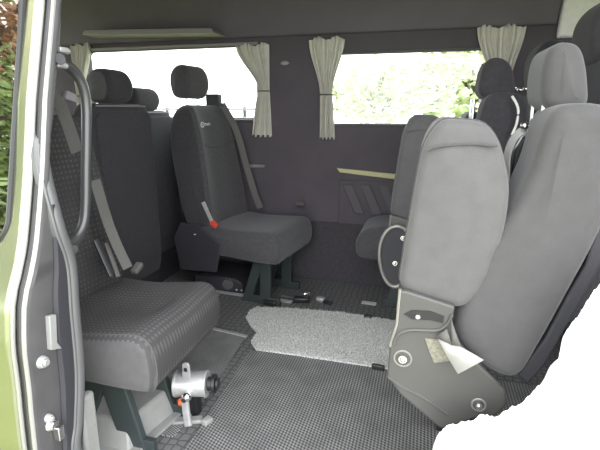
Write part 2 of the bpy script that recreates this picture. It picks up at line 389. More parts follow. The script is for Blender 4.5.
# inner trim strip between jamb and floor
bm = bmesh.new(); box(bm, (-0.925, .965, 0.16), (0.03, 0.06, 0.34)); struct(link('trim_8', bm, M['white'], bevel=0.01))
# sill step outside, rear flank right of the opening (out of frame, shades the interior)
bm = bmesh.new(); box(bm, (0.1, 0.87, -0.10), (2.0, 0.14, 0.2)); struct(link('trim_9', bm, M['jamb'], bevel=0.01))
bm = bmesh.new(); box(bm, (1.65, 1.0, 0.35), (1.5, 0.05, 1.3)); box(bm, (1.65, 1.03, 1.75), (1.5, 0.05, 0.5)); box(bm, (0.95, 1.0, 1.2), (0.1, 0.05, 0.7)); box(bm, (0.1, 1.07, 1.88), (2.1, 0.05, 0.14))
struct(link('wall_right', bm, M['paint'], smooth=False))
bm = bmesh.new(); box(bm, (1.65, 1.0, 1.25), (1.4, 0.006, 0.5)); struct(link('window_3', bm, M['glass'], smooth=False))

# ------------------------------------------------------------------ things on the far wall
def curtain(name, tl, tr_, tie, tiew, bl, br, label, ztie, seed=0):
    zt, zb = tl[1], bl[1]; xt0, xt1 = tl[0], tr_[0]; xb0, xb1 = bl[0], br[0]
    root = thing(name, label, 'curtain', ((xt0+xt1)/2, YW-0.03, zb), group='cream curtains on the far windows')
    ox, oy, oz = root.location
    bm = bmesh.new(); nu, nv = 72, 44; g = []
    for j in range(nv+1):
        t = j/nv; z = zt+(zb-zt)*t; tt = (zt-ztie)/(zt-zb)
        if t < tt:
            s = t/tt; s2 = s*s*(3-2*s); x0 = xt0+(tie-tiew/2-xt0)*s2; x1 = xt1+(tie+tiew/2-xt1)*s2
        else:
            s = (t-tt)/(1-tt); s2 = s**0.7; x0 = tie-tiew/2+(xb0-(tie-tiew/2))*s2; x1 = tie+tiew/2+(xb1-(tie+tiew/2))*s2
        row = []
        for i in range(nu+1):
            u = i/nu; a = 0.012*(1-0.25*math.exp(-((t-tt)/0.1)**2))
            y = a*math.sin(u*2*math.pi*8+seed+0.8*math.sin(3*t))+0.004*math.sin(u*2*math.pi*19+seed)
            zz_ = z + (0.010*math.cos(u*2*math.pi*2+seed) if j == 0 else 0) + (0.008*math.sin(u*2*math.pi*4) if j == nv else 0)
            row.append(bm.verts.new((x0+(x1-x0)*u-ox, y, zz_-oz)))
        g.append(row)
    for j in range(nv):
        for i in range(nu): bm.faces.new((g[j][i], g[j][i+1], g[j+1][i+1], g[j+1][i]))
    link('drape', bm, M['curtain'], root, solid=0.0015)
    bm = bmesh.new(); pts = [(tie-ox+math.cos(R(a))*(tiew/2+.006), math.sin(R(a))*0.02, ztie-oz) for a in range(0, 360, 20)]
    sweep(bm, pts, .004, n=6, closed=True); link('tieback', bm, M['tie'], root)
curtain('curtain', (-2.46, 1.60), (-2.30, 1.60), -2.42, .06, (-2.47, 1.0), (-2.36, 1.0), 'cream curtain at the left end of the left window, partly behind the front headrest', 1.25, 1)
curtain('curtain', (-1.20, 1.555), (-0.975, 1.545), -1.010, .07, (-1.10, .985), (-0.965, 1.005), 'cream curtain tied back at the right end of the left window', 1.27, 2)
curtain('curtain', (-0.712, 1.575), (-0.49, 1.575), -0.60, .075, (-0.635, .975), (-0.54, .965), 'cream curtain tied back at the left end of the right window', 1.245, 3)
curtain('curtain', (0.255, 1.60), (0.505, 1.60), 0.40, .10, (0.34, 1.02), (0.50, 1.02), 'cream curtain at the right end of the right window, above the headrests', 1.28, 4)
p = at(285, 63, 'y', YW)
b_ = thing('oval_lamp', 'small white oval light on the dark pillar between the two windows', 'lamp', (p.x, YW, p.z))
bm = bmesh.new(); ball(bm, (0, -.004, 0), .03, (1, .25, .5)); link('lens', bm, M['white'], b_)
bm = bmesh.new(); ball(bm, (0, 0, 0), .036, (1, .15, .55)); link('bezel', bm, M['lining'], b_)
p1, p2 = at(337, 170, 'y', YW), at(420, 179.5, 'y', YW)
bm = bmesh.new(); prism(bm, [(p1.x, p1.z+.014), (p2.x, p2.z+.02), (p2.x, p2.z-.018), (p1.x+.02, p1.z-.014)], 'y', YW-.014, YW+.0)
tag(link('trim_strip', bm, M['cream'], bevel=.003), 'narrow yellow-cream decorative strip on the far wall under the right window', 'trim strip')
q = thing('quilted_panel', 'dark quilted wall panel with slanted ribs below the cream strip', 'wall panel', (-0.2, YW, .45))
bm = bmesh.new(); box(bm, (0, -.006, .08), (.62, .012, .36)); link('backing', bm, M['lining'], q, bevel=.02)
for k in range(5):
    bm = bmesh.new(); x = -.29+.115*k
    prism(bm, [(x, .235), (x+.07, .235), (x+.16, .04), (x+.09, .04)], 'y', -.024, -.008); link('rib', bm, M['quilt'], q, bevel=.008, seg=3)
p = at(256, 166, 'y', YW)
h = thing('pull_handle', 'dark recessed pull handle on the far wall beside the logo seat', 'handle', (p.x, YW, p.z))
bm = bmesh.new(); prism(bm, [(-.07, -.014), (.06, -.008), (.065, .010), (-.065, .014)], 'y', -.012, 0); link('grip', bm, M['ledge'], h, bevel=.004)

# ================================================================== SEATS
def ringed(bm, c, r, ax=(0, -1, 0), d=.006):
    c = Vector(c); a = Vector(ax); cyl(bm, c, c+a*d, r, r*.85, 16); ball(bm, c+a*d, r*.55)
def headrest(parent, c, s, m, lean=0.0, name='headrest'):
    hx, hy, hz = s; X, Y, Z = c
    poly = [(X-hx*.8, Z-hz*.8), (X-hx*.2, Z-hz), (X+hx*.6, Z-hz*.9), (X+hx, Z-hz*.3), (X+hx*.95, Z+hz*.45), (X+hx*.5, Z+hz*.95), (X-hx*.3, Z+hz), (X-hx*.85, Z+hz*.6), (X-hx, Z)]
    poly = [(u+(v-Z)*lean, v) for u, v in poly]
    def fn(co):
        k = (co.z-Z)/hz; co.y = Y+(co.y-Y)*(1-0.13*max(0, k)**2-0.10*max(0, -k)**2)
    return profile_pad(name, poly, Y-hy, Y+hy, min(hx*.8, .045), m, parent, fn=fn, bulge=.006)
def posts(parent, c, dy, z0, z1, lean=0):
    for s in (-1, 1):
        bm = bmesh.new(); cyl(bm, (c[0], c[1]+s*dy, z0), (c[0]+lean*(z1-z0), c[1]+s*dy, z1), .0065, n=12); link('headrest_post', bm, M['chrome'], parent)
def side_leg(parent, x0, x1, y, ztop, m, xs=.0, wd=.055, z0=.004):
    """inverted-V pressed steel leg in the XZ plane at y"""
    bm = bmesh.new(); w = wd; a = (x1-x0)
    xm = (x0+x1)/2+xs
    prism(bm, [(x1-w-.01, z0), (x1, z0), (xm+w*.8, ztop), (xm-w*.4, ztop)], 'y', y-.014, y+.014)
    prism(bm, [(x0, z0), (x0+w, z0), (xm+w*.3, ztop), (xm-w*.8, ztop)], 'y', y-.0135, y+.0135)
    box(bm, (xm, y, .03), (a, .024, .05)); box(bm, (xm, y, ztop-.012), (.30, .03, .028))
    link('leg', bm, m, parent, smooth=False, bevel=.004)

# ---- near-left seat, patterned
n1 = thing('passenger_seat', 'patterned grey passenger seat nearest the open door, on dark steel legs', 'seat', (-1.06, 1.32, 0))
cu = [(.292, .450), (.308, .385), (.298, .305), (.24, .286), (0, .295), (-.20, .335), (-.24, .40), (-.20, .455), (0, .455), (.15, .468), (.245, .478)]
def crown(co):
    if co.z > .40: co.z += -.018*math.cos(min(1, abs(co.y)/.17)*math.pi/2)**2 * (1 if co.x < .2 else .4)
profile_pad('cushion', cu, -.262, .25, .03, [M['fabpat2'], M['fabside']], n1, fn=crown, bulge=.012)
bm = bmesh.new(); seam(bm, [(u, v) for u, v in cu], -.235, .003); link('cushion_piping', bm, M['fabside'], n1)
bk = [(-.17, .43), (-.16, .60), (-.20, .85), (-.245, 1.05), (-.29, 1.13), (-.345, 1.10), (-.345, .95), (-.30, .70), (-.27, .45)]
def wings(co): co.x += .035*min(1, abs(co.y)/.2)**3
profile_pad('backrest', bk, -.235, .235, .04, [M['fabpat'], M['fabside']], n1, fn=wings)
posts(n1, (-.31, 0, 0), .06, 1.08, 1.18); headrest(n1, (-.31, 0, 1.22), (.05, .13, .08), M['fabdark'])
for y in (-.18, .02): side_leg(n1, -.13, .21, y, .30, M['leg'], .03, .085, .009)
bm = bmesh.new(); box(bm, (.02, -.02, .30), (.36, .34, .02)); link('seat_base', bm, M['black'], n1, bevel=.004)
# belt and buckles on its far side
bl = thing('seat_belt', 'grey seat belt hanging along the far side of the patterned near seat', 'seat belt', (-1.2, 1.6, .48))
o = bl.location
pts = [at(x, y, 'x', X)-o for x, y, X in ((95, 180, -1.14), (101, 200, -1.13), (108, 222, -1.12), (117, 245, -1.09), (128, 268, -1.05))]
bm = bmesh.new(); sweep(bm, cat_rom(pts, 5), 0, n=12, flat=(.040, .003), up=Vector((0.9, -.45, .3))); link('webbing', bm, M['belt'], bl)
for (a, b, w) in (((96, 240), (112, 276), .024), ((106, 243), (118, 277), .018)):
    p, q_ = at(*a, 'x', -1.14)-o, at(*b, 'x', -1.08)-o
    bm = bmesh.new(); sweep(bm, [p, p.lerp(q_, .5), q_], 0, n=10, flat=(w, .012), up=Vector((0.9, -.4, .3))); link('buckle_stalk', bm, M['belt'] if w < .02 else M['black'], bl)
p = at(137, 268, 'x', -1.05)-o; bm = bmesh.new(); box(bm, p, (.03, .05, .022), Matrix.Rotation(R(25), 3, 'X')); link('latch_tongue', bm, M['belt'], bl, bevel=.005)
# shoulder belt on the near pillar
sb = thing('seat_belt', 'pale grey shoulder belt with its guide by the near-left headrest', 'seat belt', (-1.08, 1.17, .9)); o = sb.location
pts = [at(x, y, 'x', -1.10)-o for x, y in ((66, 100), (70, 118), (76, 148), (80, 168))]
pts = [at(48, 88, 'x', -1.08)-o, at(60, 105, 'x', -1.09)-o, at(68, 125, 'x', -1.10)-o, at(77, 152, 'x', -1.11)-o]
bm = bmesh.new(); sweep(bm, cat_rom(pts, 5), 0, n=12, flat=(.042, .003), up=Vector((0.9, -.45, .2))); link('webbing', bm, M['belt'], sb)
p = at(70, 97, 'x', -1.11)-o; bm = bmesh.new(); box(bm, p, (.02, .045, .03), Matrix.Rotation(R(-15), 3, 'X')); link('belt_guide', bm, M['ledge'], sb, bevel=.006, seg=3)

# ---- grab handle in the door opening
gh = thing('grab_handle', 'long black tubular grab handle on the left side of the door opening', 'handle', (-.93, 1.03, .78)); o = gh.location
hp = [at(x, y, 'x', -0.95)-o for x, y in [(52, 60), (62, 63), (73, 70), (82, 84), (86, 104), (86.5, 130), (86, 170), (85.5, 205), (83, 225), (76, 239), (66, 245)]]
hp = [Vector((.02, hp[0].y-.015, hp[0].z))]+hp+[Vector((.02, hp[-1].y-.02, hp[-1].z-.005))]
bm = bmesh.new(); sweep(bm, cat_rom(hp, 7), .0145, n=14, up=Vector((1, 0, 0))); link('tube', bm, M['tube'], gh)
for (x, y) in ((60, 50), (58, 65)):
    p = at(x, y, 'x', -0.93)-o; bm = bmesh.new(); box(bm, p, (.03, .03, .014)); cyl(bm, p, p+Vector((.0, .03, .0)), .008); link('mounting_bracket', bm, M['steel'], gh, bevel=.003)
bm = bmesh.new(); p = at(47, 181, 'x', -0.92)-o; ball(bm, p, .014, (1, 1, 1.1)); link('end_cap', bm, M['steel'], gh)

# ---- far-left seat with white logo, red buckle
n2 = thing('passenger_seat', 'charcoal passenger seat with a white logo and chromed headrest posts, under the left window', 'seat', (-0.985, 2.55, 0), R(-9))
cu2 = [(.29, .460), (.305, .40), (.29, .325), (.24, .305), (0, .31), (-.20, .33), (-.24, .42), (-.20, .480), (0, .478), (.15, .485), (.255, .488)]
profile_pad('cushion', cu2, -.255, .25, .035, [M['fab'], M['fab']], n2, bulge=.01)
def tap(co):
    co.x += .03*min(1, abs(co.y)/.2)**3; co.y *= 1-.22*max(0, (co.z-.5)/.65)
bk2 = [(-.20, .46), (-.20, .60), (-.235, .85), (-.275, 1.05), (-.32, 1.165), (-.40, 1.175), (-.47, 1.11), (-.485, .95), (-.44, .70), (-.36, .47)]
profile_pad('backrest', bk2, -.235, .235, .05, [M['fab'], M['fabdark']], n2, fn=tap)
bm = bmesh.new()
for z in (.98,):
    sweep(bm, [(-.248+.03*min(1, abs(y)/.2)**3, y, z-.05*(1-(y/.2)**2)) for y in [-.2+.4*i/16 for i in range(17)]], .003, n=6)
for s in (-1, 1): sweep(bm, [(-.20-.255*(z-.5)**1.0*.62+.016, s*.15*(1-.22*(z-.5)/.65), z) for z in [.5+.04*i for i in range(12)]], .003, n=6)
link('backrest_seam', bm, M['fabdark'], n2)
posts(n2, (-.375, -.04, 0), .055, 1.15, 1.25, -.1); headrest(n2, (-.39, -.04, 1.312), (.066, .128, .094), M['fab'])
# logo
txt = bpy.data.curves.new('logo_text', 'FONT'); txt.body = 'smart'; txt.size = .030; txt.extrude = .0006
tmp = bpy.data.objects.new('logo_tmp', txt); C.objects.link(tmp); bpy.context.view_layer.update()
me = bpy.data.meshes.new_from_object(tmp.evaluated_get(bpy.context.evaluated_depsgraph_get())); bpy.data.objects.remove(tmp)
bm = bmesh.new(); bm.from_mesh(me)
bmesh.ops.transform(bm, matrix=Matrix.Translation((-.262, -.100, 1.062)) @ Matrix.Rotation(R(-12), 4, 'Y') @ Matrix.Rotation(R(90), 4, 'Z') @ Matrix.Rotation(R(90), 4, 'X'), verts=bm.verts)
lg = link('logo', bm, M['mark'], n2, smooth=False, norm=False)
bm = bmesh.new(); sweep(bm, [(-.258, -.118+.014*math.cos(R(a)), 1.068+.014*math.sin(R(a))) for a in range(40, 330, 15)], .003, n=6); ball(bm, (-.258, -.118, 1.068), .004)
link('logo_emblem', bm, M['mark'], n2)
for y in (-.12, .17): side_leg(n2, -.02, .18, y, .33, M['leg'], .06, .06)
bm = bmesh.new(); box(bm, (0, 0, .33), (.4, .4, .025)); link('seat_base', bm, M['black'], n2)
# recliner side cover with bolts
bm = bmesh.new(); prism(bm, [(-.36, .20), (-.10, .22), (-.06, .40), (-.22, .50), (-.34, .50), (-.40, .40)], 'y', -.275, -.262); sc = link('side_cover', bm, M['shell'], n2, bevel=.006)
bm = bmesh.new(); ringed(bm, (-.235, -.276, .44), .010); link('bolt', bm, M['chrome'], sc)
bt = thing('seat_belt', 'grey shoulder belt running down from the black guide beside the logo seat', 'seat belt', (-1.2, 2.8, .5)); o = bt.location
bm = bmesh.new(); p = at(214, 103, 'y', 2.76)-o; box(bm, p, (.09, .06, .11)); box(bm, p+Vector((.05, 0, -.01)), (.06, .05, .02), Matrix.Rotation(R(30), 3, 'Y')); link('belt_guide', bm, M['shell'], bt, bevel=.02, seg=3)
pts = [at(x, y, 'y', Y)-o for x, y, Y in ((222, 104, 2.74), (236, 130, 2.74), (246, 165, 2.75), (254, 192, 2.76), (260, 208, 2.78))]
bm = bmesh.new(); sweep(bm, cat_rom(pts, 6), 0, n=12, flat=(.042, .003), up=Vector((.3, -1, 0))); link('webbing', bm, M['belt'], bt)
bm = bmesh.new(); box(bm, at(300, 204, 'y', 2.82)-o, (.06, .03, .03)); link('latch_tongue', bm, M['belt'], bt, bevel=.01)
bb = thing('belt_buckle', 'belt buckle with a red button on a grey stalk beside the logo seat', 'buckle', (-1.2, 2.28, .5)); o = bb.location
a, b = at(203, 202, 'y', 2.26)-o, at(212, 222, 'y', 2.26)-o
bm = bmesh.new(); sweep(bm, [a, b], 0, n=8, flat=(.022, .01), up=Vector((0, 1, 0))); link('stalk', bm, M['steel'], bb)
bm = bmesh.new(); box(bm, b+Vector((.012, 0, -.012)), (.045, .025, .03), Matrix.Rotation(R(35), 3, 'Y')); link('red_button', bm, M['red'], bb, bevel=.006)

# ---- cab seats seen from behind
def cab_seat(x, y, hy, label, head, ztop, both):
    t = thing('cab_seat', label, 'seat', (x, y, 0), group='front cab seats')
    poly = [(0, .25), (0.0, .8), (-.01, ztop-.06), (-.04, ztop), (-.10, ztop), (-.14, ztop-.08), (-.16, .8), (-.17, .25), (-.1, .20)]
    profile_pad('backrest', poly, -hy, hy, .03, [M['fabdark'], M['fabdark']], t, bulge=.004)
    bm = bmesh.new(); prism(bm, rrect(-hy+.015, hy-.015, .3, ztop-.03, .05), 'x', -.01, .006); link('back_shell', bm, M['fabdark'], t, bevel=.004)
    bm = bmesh.new(); sweep(bm, [(-.012+.0*yy, yy, ztop-.004-.0*yy) for yy in [-hy+.04+(2*hy-.08)*i/10 for i in range(11)]], .005, n=6, up=Vector((0, 0, 1))); link('top_piping', bm, M['ledge'], t)
    bm = bmesh.new(); box(bm, (-.25, 0, .38), (.5, 2*hy, .14)); link('cushion', bm, M['fabdark'], t, bevel=.03, seg=3)
    bm = bmesh.new(); box(bm, (-.22, 0, .15), (.40, 2*hy-.05, .32)); link('seat_base', bm, M['shell'], t, bevel=.01)
    headrest(t, head[0], head[1], [M['fabdark'], M['fabside']] if both else M['fabdark'], 0)
    posts(t, (-.09, head[0][1], 0), .05, ztop-.03, head[0][2]-.03)
    return t
cab_seat(-1.50, 2.09, .24, 'dark cab seat seen from behind between the grab handle and the logo seat, large headrest', ((-.09, 0.02, 1.268), (.075, .115, .085)), 1.175, True)
t = cab_seat(-1.66, 2.61, .235, 'dark cab seat under the left window, its low headrest left of the logo seat', ((-.09, 0.0, 1.215), (.06, .15, .07)), 1.14, False)

# ---- right row: seats with cushion folded up against the backrest
def right_seat(Y0, Y1, label, dx=0, near=True, headm=None, Yh=None, hpx=None):
    t = thing('folding_seat', label, 'seat', (0.15+dx, (Y0+Y1)/2, 0), group='folding seats with raised cushions')
    ox, oy = 0.15, (Y0+Y1)/2; y0, y1 = Y0-oy, Y1-oy
    L = lambda pts: [(u-ox, v) for u, v in xz(pts, 1.15)]
    padp = L([(442, 121), (465, 120), (486, 124), (500, 141), (508, 168), (511, 195), (506, 232), (495, 266), (480, 296), (462, 310), (440, 306), (402, 291), (402, 262), (410, 215), (417, 175), (425, 143)])
    def wr(co):
        if co.y < y0+.02 and co.x > .02 and .7 < co.z < 1.0:
            co.y -= .0045*math.sin(co.z*150+co.x*60)*min(1, (co.x-.02)/.02)
    profile_pad('cushion', padp, y0+.002, y1, .030, [M['fabgrey'], M['fabgrey']], t, k=3, bulge=.012, fn=wr)
    for ln in ([(427, 150), (440, 146), (470, 144), (497, 146)],):
        bm = bmesh.new(); sweep(bm, cat_rom([(u, y0-.0035, v) for u, v in L(ln)], 8), .0032, n=6, up=Vector((0, 1, 0))); link('cushion_seam', bm, M['fabgrey2'], t)
    bm = bmesh.new(); seam(bm, [((u-.0)*1.0, v) for u, v in padp], y0+.05, .0035, 8); link('cushion_piping', bm, M['fabgrey2'], t)
    backp = L([(580, 103), (562, 108), (551, 122), (544, 143), (534, 172), (512, 215), (480, 258), (462, 304), (456, 338), (474, 362), (500, 380), (522, 380), (542, 350), (570, 300), (600, 245), (620, 200), (634, 150), (628, 112), (605, 104)])
    profile_pad('backrest', backp, y0+.01, y1-.20, .035, [M['fabgrey2'], M['fabgrey2']], t, k=8, bulge=.012)
    shell = L([(590, 270), (606, 215), (626, 160), (640, 160), (625, 215), (606, 270), (575, 325), (548, 372), (530, 392), (520, 382), (548, 345), (572, 300)])
    bm = bmesh.new(); prism(bm, shell, 'y', y0+.03, y1-.03); link('back_shell', bm, M['shell'], t, bevel=.006)
    Yh = Yh or 1.25
    hq = hpx or [(545, 94), (546, 72), (551, 52), (560, 42), (573, 40), (584, 45), (590, 60), (593, 85), (592, 102), (580, 112), (560, 114), (549, 107)]
    hd = [(u-ox+(dx if Yh == 1.25 else 0)*0, v) for u, v in xz(hq, Yh)]
    if Yh != 1.25: hd = [(u-dx, v) for u, v in hd]
    profile_pad('headrest', hd, y0+.11, y1-.10, .035, [headm or M['fabgrey2']]*2, t, k=6, bulge=.006)
    posts(t, (L([(563, 100)])[0][0], (y0+y1)/2, 0), .06, 1.08, 1.2)
    # hinge side plate
    hp_ = L([(400, 289), (397, 322), (390, 345), (387, 374), (400, 392), (440, 426), (452, 424), (474, 416), (496, 413), (506, 402), (504, 388), (490, 374), (472, 356), (456, 338), (452, 318), (455, 305), (430, 297), (408, 290)])
    for yy, nm in ((y0-.012, 'hinge_plate'), (y1-.02, 'hinge_plate')):
        bm = bmesh.new(); prism(bm, hp_, 'y', yy, yy+.022); hpo = link(nm, bm, M['plate'], t, bevel=.006, seg=3)
        if yy > 0: continue
        yf = yy-.001
        sl = L([(404, 312), (412, 308), (430, 309), (444, 314), (443, 321), (430, 318), (412, 317)])
        bm = bmesh.new(); prism(bm, sl, 'y', yf-.001, yf+.004); link('slot', bm, M['black'], hpo)
        arc = L([(394, 342), (399, 332), (410, 328), (425, 328), (438, 328), (447, 322), (452, 312)])
        bm = bmesh.new(); sweep(bm, cat_rom([(u, yf, v) for u, v in arc], 5), .005, n=8); link('pressed_rib', bm, M['plate'], hpo)
        arc = L([(388, 374), (402, 384), (425, 396), (448, 412)])
        bm = bmesh.new(); sweep(bm, cat_rom([(u, yf+.001, v) for u, v in arc], 5), .004, n=8); link('pressed_rib', bm, M['plate'], hpo)
        for (x, y, r) in ((403, 356, .017), (478, 402, .013), (418, 314, .009)):
            u, v = L([(x, y)])[0]; bm = bmesh.new(); ringed(bm, (u, yf+.001, v), r*.8, d=.008); link('bolt', bm, M['chrome'], hpo)
            if r > .01: bm = bmesh.new(); sweep(bm, [(u+r*1.35*math.cos(R(a)), yf, v+r*1.35*math.sin(R(a))) for a in range(0, 360, 20)], .003, n=6, closed=True, up=Vector((0, 1, 0))); link('bolt_collar', bm, M['plate_edge'], hpo)
        op = L([(425, 336), (437, 337), (447, 348), (449, 358), (434, 360), (429, 348)])
        bm = bmesh.new(); prism(bm, op, 'y', yf-.002, yf+.004); link('webbing_slot', bm, M['beltbeige'], hpo)
        ed = L([(401, 288), (398, 322), (391, 345)])
        bm = bmesh.new(); sweep(bm, [(u-.002, yy+.004, v) for u, v in ed], .0045, n=8); link('plate_edge', bm, M['plate_edge'], hpo)
    bm = bmesh.new(); cyl(bm, (L([(478, 402)])[0][0], y0, L([(478, 402)])[0][1]), (L([(478, 402)])[0][0], y1, L([(478, 402)])[0][1]), .018); link('pivot_bar', bm, M['black'], t)
    u, v = L([(470, 385)])[0]
    for yy in (y0+.08, y1-.08):
        bm = bmesh.new(); prism(bm, [(u-.05, .0095), (u+.08, .0095), (u+.06, v-.0), (u-.03, v-.0)], 'y', yy-.012, yy+.012)
        link('leg', bm, M['black'], t, bevel=.004)
    return t, L, y0
r1, L1, y01 = right_seat(1.15, 1.585, 'large light grey folding seat nearest the door, cushion folded up, chrome bolts on its hinge')
# pale strap threaded through the hinge of the near one
bs = thing('seat_belt', 'pale webbing strap folded out of the hinge of the nearest grey seat', 'seat belt', (0.15, 1.12, .6)); o = bs.location
bm = bmesh.new()
q1 = [at(x, y, 'y', Y)-o for x, y, Y in ((438, 339, 1.122), (450, 344, 1.112), (456, 344, 1.108), (470, 352, 1.104), (484, 360, 1.098), (471, 367, 1.094), (458, 374, 1.09), (447, 356, 1.108))]
va = [bm.verts.new(p) for p in q1]; bm.faces.new((va[0], va[1], va[7])); bm.faces.new((va[1], va[2], va[3], va[7])); bm.faces.new((va[3], va[4], va[5], va[6], va[7]))
link('webbing', bm, M['beltlight'], bs, solid=.003)
bm = bmesh.new(); q1 = [at(x, y, 'y', Y)-o for x, y, Y in ((435, 337, 1.125), (447, 329, 1.118), (452, 345, 1.108), (451, 318, 1.128), (456, 333, 1.112), (461, 346, 1.104), (452, 345, 1.108))]
va = [bm.verts.new(p) for p in q1]; bm.faces.new((va[0], va[1], va[2])); bm.faces.new((va[3], va[4], va[5], va[6])); link('webbing_loop', bm, M['belt'], bs, solid=.003)
r2, L2, y02 = right_seat(2.03, 2.46, 'charcoal grey folding seat below the right window, half hidden by the nearest one', dx=-.085, headm=M['fabdark'], Yh=2.13, hpx=[(480, 92), (481, 78), (485, 64), (494, 57), (505, 58), (513, 66), (516, 80), (516, 94), (507, 100), (490, 100)])
for ch in r2.children:
    if ch.name.startswith('backrest'): ch.location = (.045, 0, .055)
    if ch.name.startswith(('cushion', 'backrest')) :
        for i in range(len(ch.data.materials)): ch.data.materials[i] = M['fabside'] if ch.name.startswith('cushion') else M['fabdark']
# bright recliner ring of the middle seat
bm = bmesh.new(); yy = y02-.03
cx, cz = at(396, 257, 'y', 2.0).x-(r2.location.x), at(396, 257, 'y', 2.0).z
pts = [(cx+.075*math.cos(R(a))*(1+.12*math.sin(R(a))), yy, cz+.145*math.sin(R(a))) for a in range(0, 360, 12)]
sweep(bm, pts, .009, n=10, closed=True, up=Vector((0, 1, 0))); link('recliner_ring', bm, M['plate_edge'], r2)
bm = bmesh.new(); prism(bm, [(p[0]*1.0, p[2]) for p in pts], 'y', yy+.002, yy+.014); rp = link('ring_dark_fill', bm, M['shell'], r2)  # dark sheet put in for the darkness behind the open ring
for x, y in ((403, 238), (395, 263)):
    p = at(x, y, 'y', 2.0); bm = bmesh.new(); ringed(bm, (p.x-r2.location.x, yy, p.z), .013); link('bolt', bm, M['chrome'], rp)
# R3: deployed cushion seat by the far wall
n3 = thing('passenger_seat', 'dark seat with lowered cushion against the far wall, below the quilted panel', 'seat', (0.0, 2.69, 0))
cu3 = [(-x_-.04, z_) for x_, z_ in [(.285, .44), (.30, .39), (.285, .325), (.22, .305), (0, .31), (-.20, .36), (-.24, .42), (-.20, .485), (0, .50), (.15, .505), (.245, .48)]]
profile_pad('cushion', cu3, -.185, .185, .03, [M['fab'], M['fab']], n3)
bk3 = [(.14, .46), (.16, .8), (.20, 1.1), (.27, 1.14), (.31, 1.08), (.28, .8), (.26, .46)]
profile_pad('backrest', bk3, -.19, .19, .04, M['fabdark'], n3)
for y in (-.12, .14): side_leg(n3, -.16, .10, y, .32, M['leg'], 0)

# ---- next row behind: dark backrests and headrests
def rear_seat(x, y, label, zt, hz, hx=.07, tx=0):
    t = thing('rear_seat', label, 'seat', (x, y, 0), group='dark rear row seats')
    poly = [(-.06, .45), (-.04, .8), (0, zt-.03), (.05, zt), (.11, zt-.03), (.10, .8), (.08, .45)]
    profile_pad('backrest', poly, -.22, .22, .04, M['fabdark'], t)
    profile_pad('cushion', [(.60, .36), (.62, .42), (.57, .47), (.2, .46), (.12, .40), (.17, .35)], -.22, .22, .03, M['fab'], t)
    headrest(t, (.055, 0, hz), (hx, .14, .11), M['fabdark']); posts(t, (.055, 0, 0), .06, zt-.04, hz)
    for yy in (-.15, .15): side_leg(t, .15, .45, yy, .36, M['leg'])
rear_seat(.50, 2.55, 'dark rear-row seat whose headrest shows before the rightmost curtain', 1.22, 1.355, .075)
rear_seat(.545, 1.88, 'dark rear-row seat at the top right corner, behind the nearest grey headrest', 1.34, 1.405, .09)
# cover edge and clips between the headrests
cl = thing('cover_clip', 'small chromed clip and pale seat cover hem between the right-hand headrests', 'clip', (.42, 2.3, 1.1)); o = cl.location
bm = bmesh.new(); sweep(bm, cat_rom([at(x, y, 'y', 2.0)-o for x, y in ((512, 96), (518, 108), (517, 122), (512, 135))], 5), .005, n=8); link('hem', bm, M['pale'], cl)
bm = bmesh.new()
for x, y in ((514, 88), (520, 90), (526, 89)): ball(bm, at(x, y, 'y', 2.3)-o, .012)
link('clip', bm, M['chrome'], cl)
rb = thing('seat_belt', 'pale looped belt with dark fittings left of the nearest backrest', 'seat belt', (.25, 1.3, .95)); o = rb.location
bm = bmesh.new(); sweep(bm, cat_rom([at(x, y, 'y', 1.40)-o for x, y in ((531, 131), (521, 132), (512, 142), (507, 158), (506, 180), (503, 205))], 6), 0, n=10, flat=(.030, .006), up=Vector((1, .5, 0))); link('webbing', bm, M['beltlight'], rb)
bm = bmesh.new(); prism(bm, [(p.x-o.x, p.z-o.z) for p in [at(x, y, 'y', 1.41) for x, y in ((532, 128), (522, 137), (514, 150), (510, 178), (520, 178), (530, 150))]], 'y', 1.395-o.y, 1.43-o.y); rf = link('retractor_body', bm, M['black'], rb, bevel=.005)
bm = bmesh.new(); sweep(bm, cat_rom([at(x, y, 'y', 1.39)-o for x, y in ((529, 128), (527, 142), (522, 160), (520, 172))], 5), .006, n=8); link('retractor_rim', bm, M['steel'], rf)
bm = bmesh.new(); ball(bm, at(525, 126, 'y', 1.39)-o, .012); link('bolt', bm, M['chrome'], rf)

# ================================================================== FLOOR ITEMS
def flat_mesh(name, pts, z0, z1, m, label, cat, k=1, bevel=.002):
    bm = bmesh.new(); c = sum((Vector(p) for p in pts), Vector((0, 0)))/len(pts)
    prism(bm, [(u-c.x, v-c.y) for u, v in pts], 'z', 0, z1-z0); o = link(name, bm, m, smooth=False, bevel=bevel); o.location = (c.x, c.y, z0)
    return tag(o, label, cat)
ml = [at(x, y, 'z', 0) for x, y in ((252, 350), (190, 450))]
flat_mesh('rubber_mat', [(-0.752, 1.86), (-0.722, .96), (.9, .96), (.9, 1.90), (-.1, 1.90)], .001, .009, M['ribmat'], 'large dark rubber mat with a raised diamond tread inside the door', 'mat')
sm = [at(x, y, 'z', 0) for x, y in ((247, 338), (212, 386), (190, 420), (150, 415), (120, 370), (150, 335), (208, 329))]
flat_mesh('woven_mat', [(-.825, 1.99), (-.79, 1.50), (-.80, 1.22), (-1.30, 1.22), (-1.32, 2.01), (-1.05, 2.01)], .001, .008, M['smallmat'], 'small grey woven mat partly under the patterned near-left seat', 'mat')
# light metal edging on its far side
bm = bmesh.new(); a, b = at(211, 331, 'z', 0), at(246, 339, 'z', 0); d = (b-a)
box(bm, (0, 0, .005), (d.length, .022, .010)); es = link('edging_strip', bm, M['steel'], bevel=.002); es.location = ((a.x+b.x)/2, (a.y+b.y)/2+.012, .003); es.rotation_euler = (0, 0, math.atan2(d.y, d.x))
tag(es, 'short pale metal edging strip along the far side of the woven mat', 'strip')
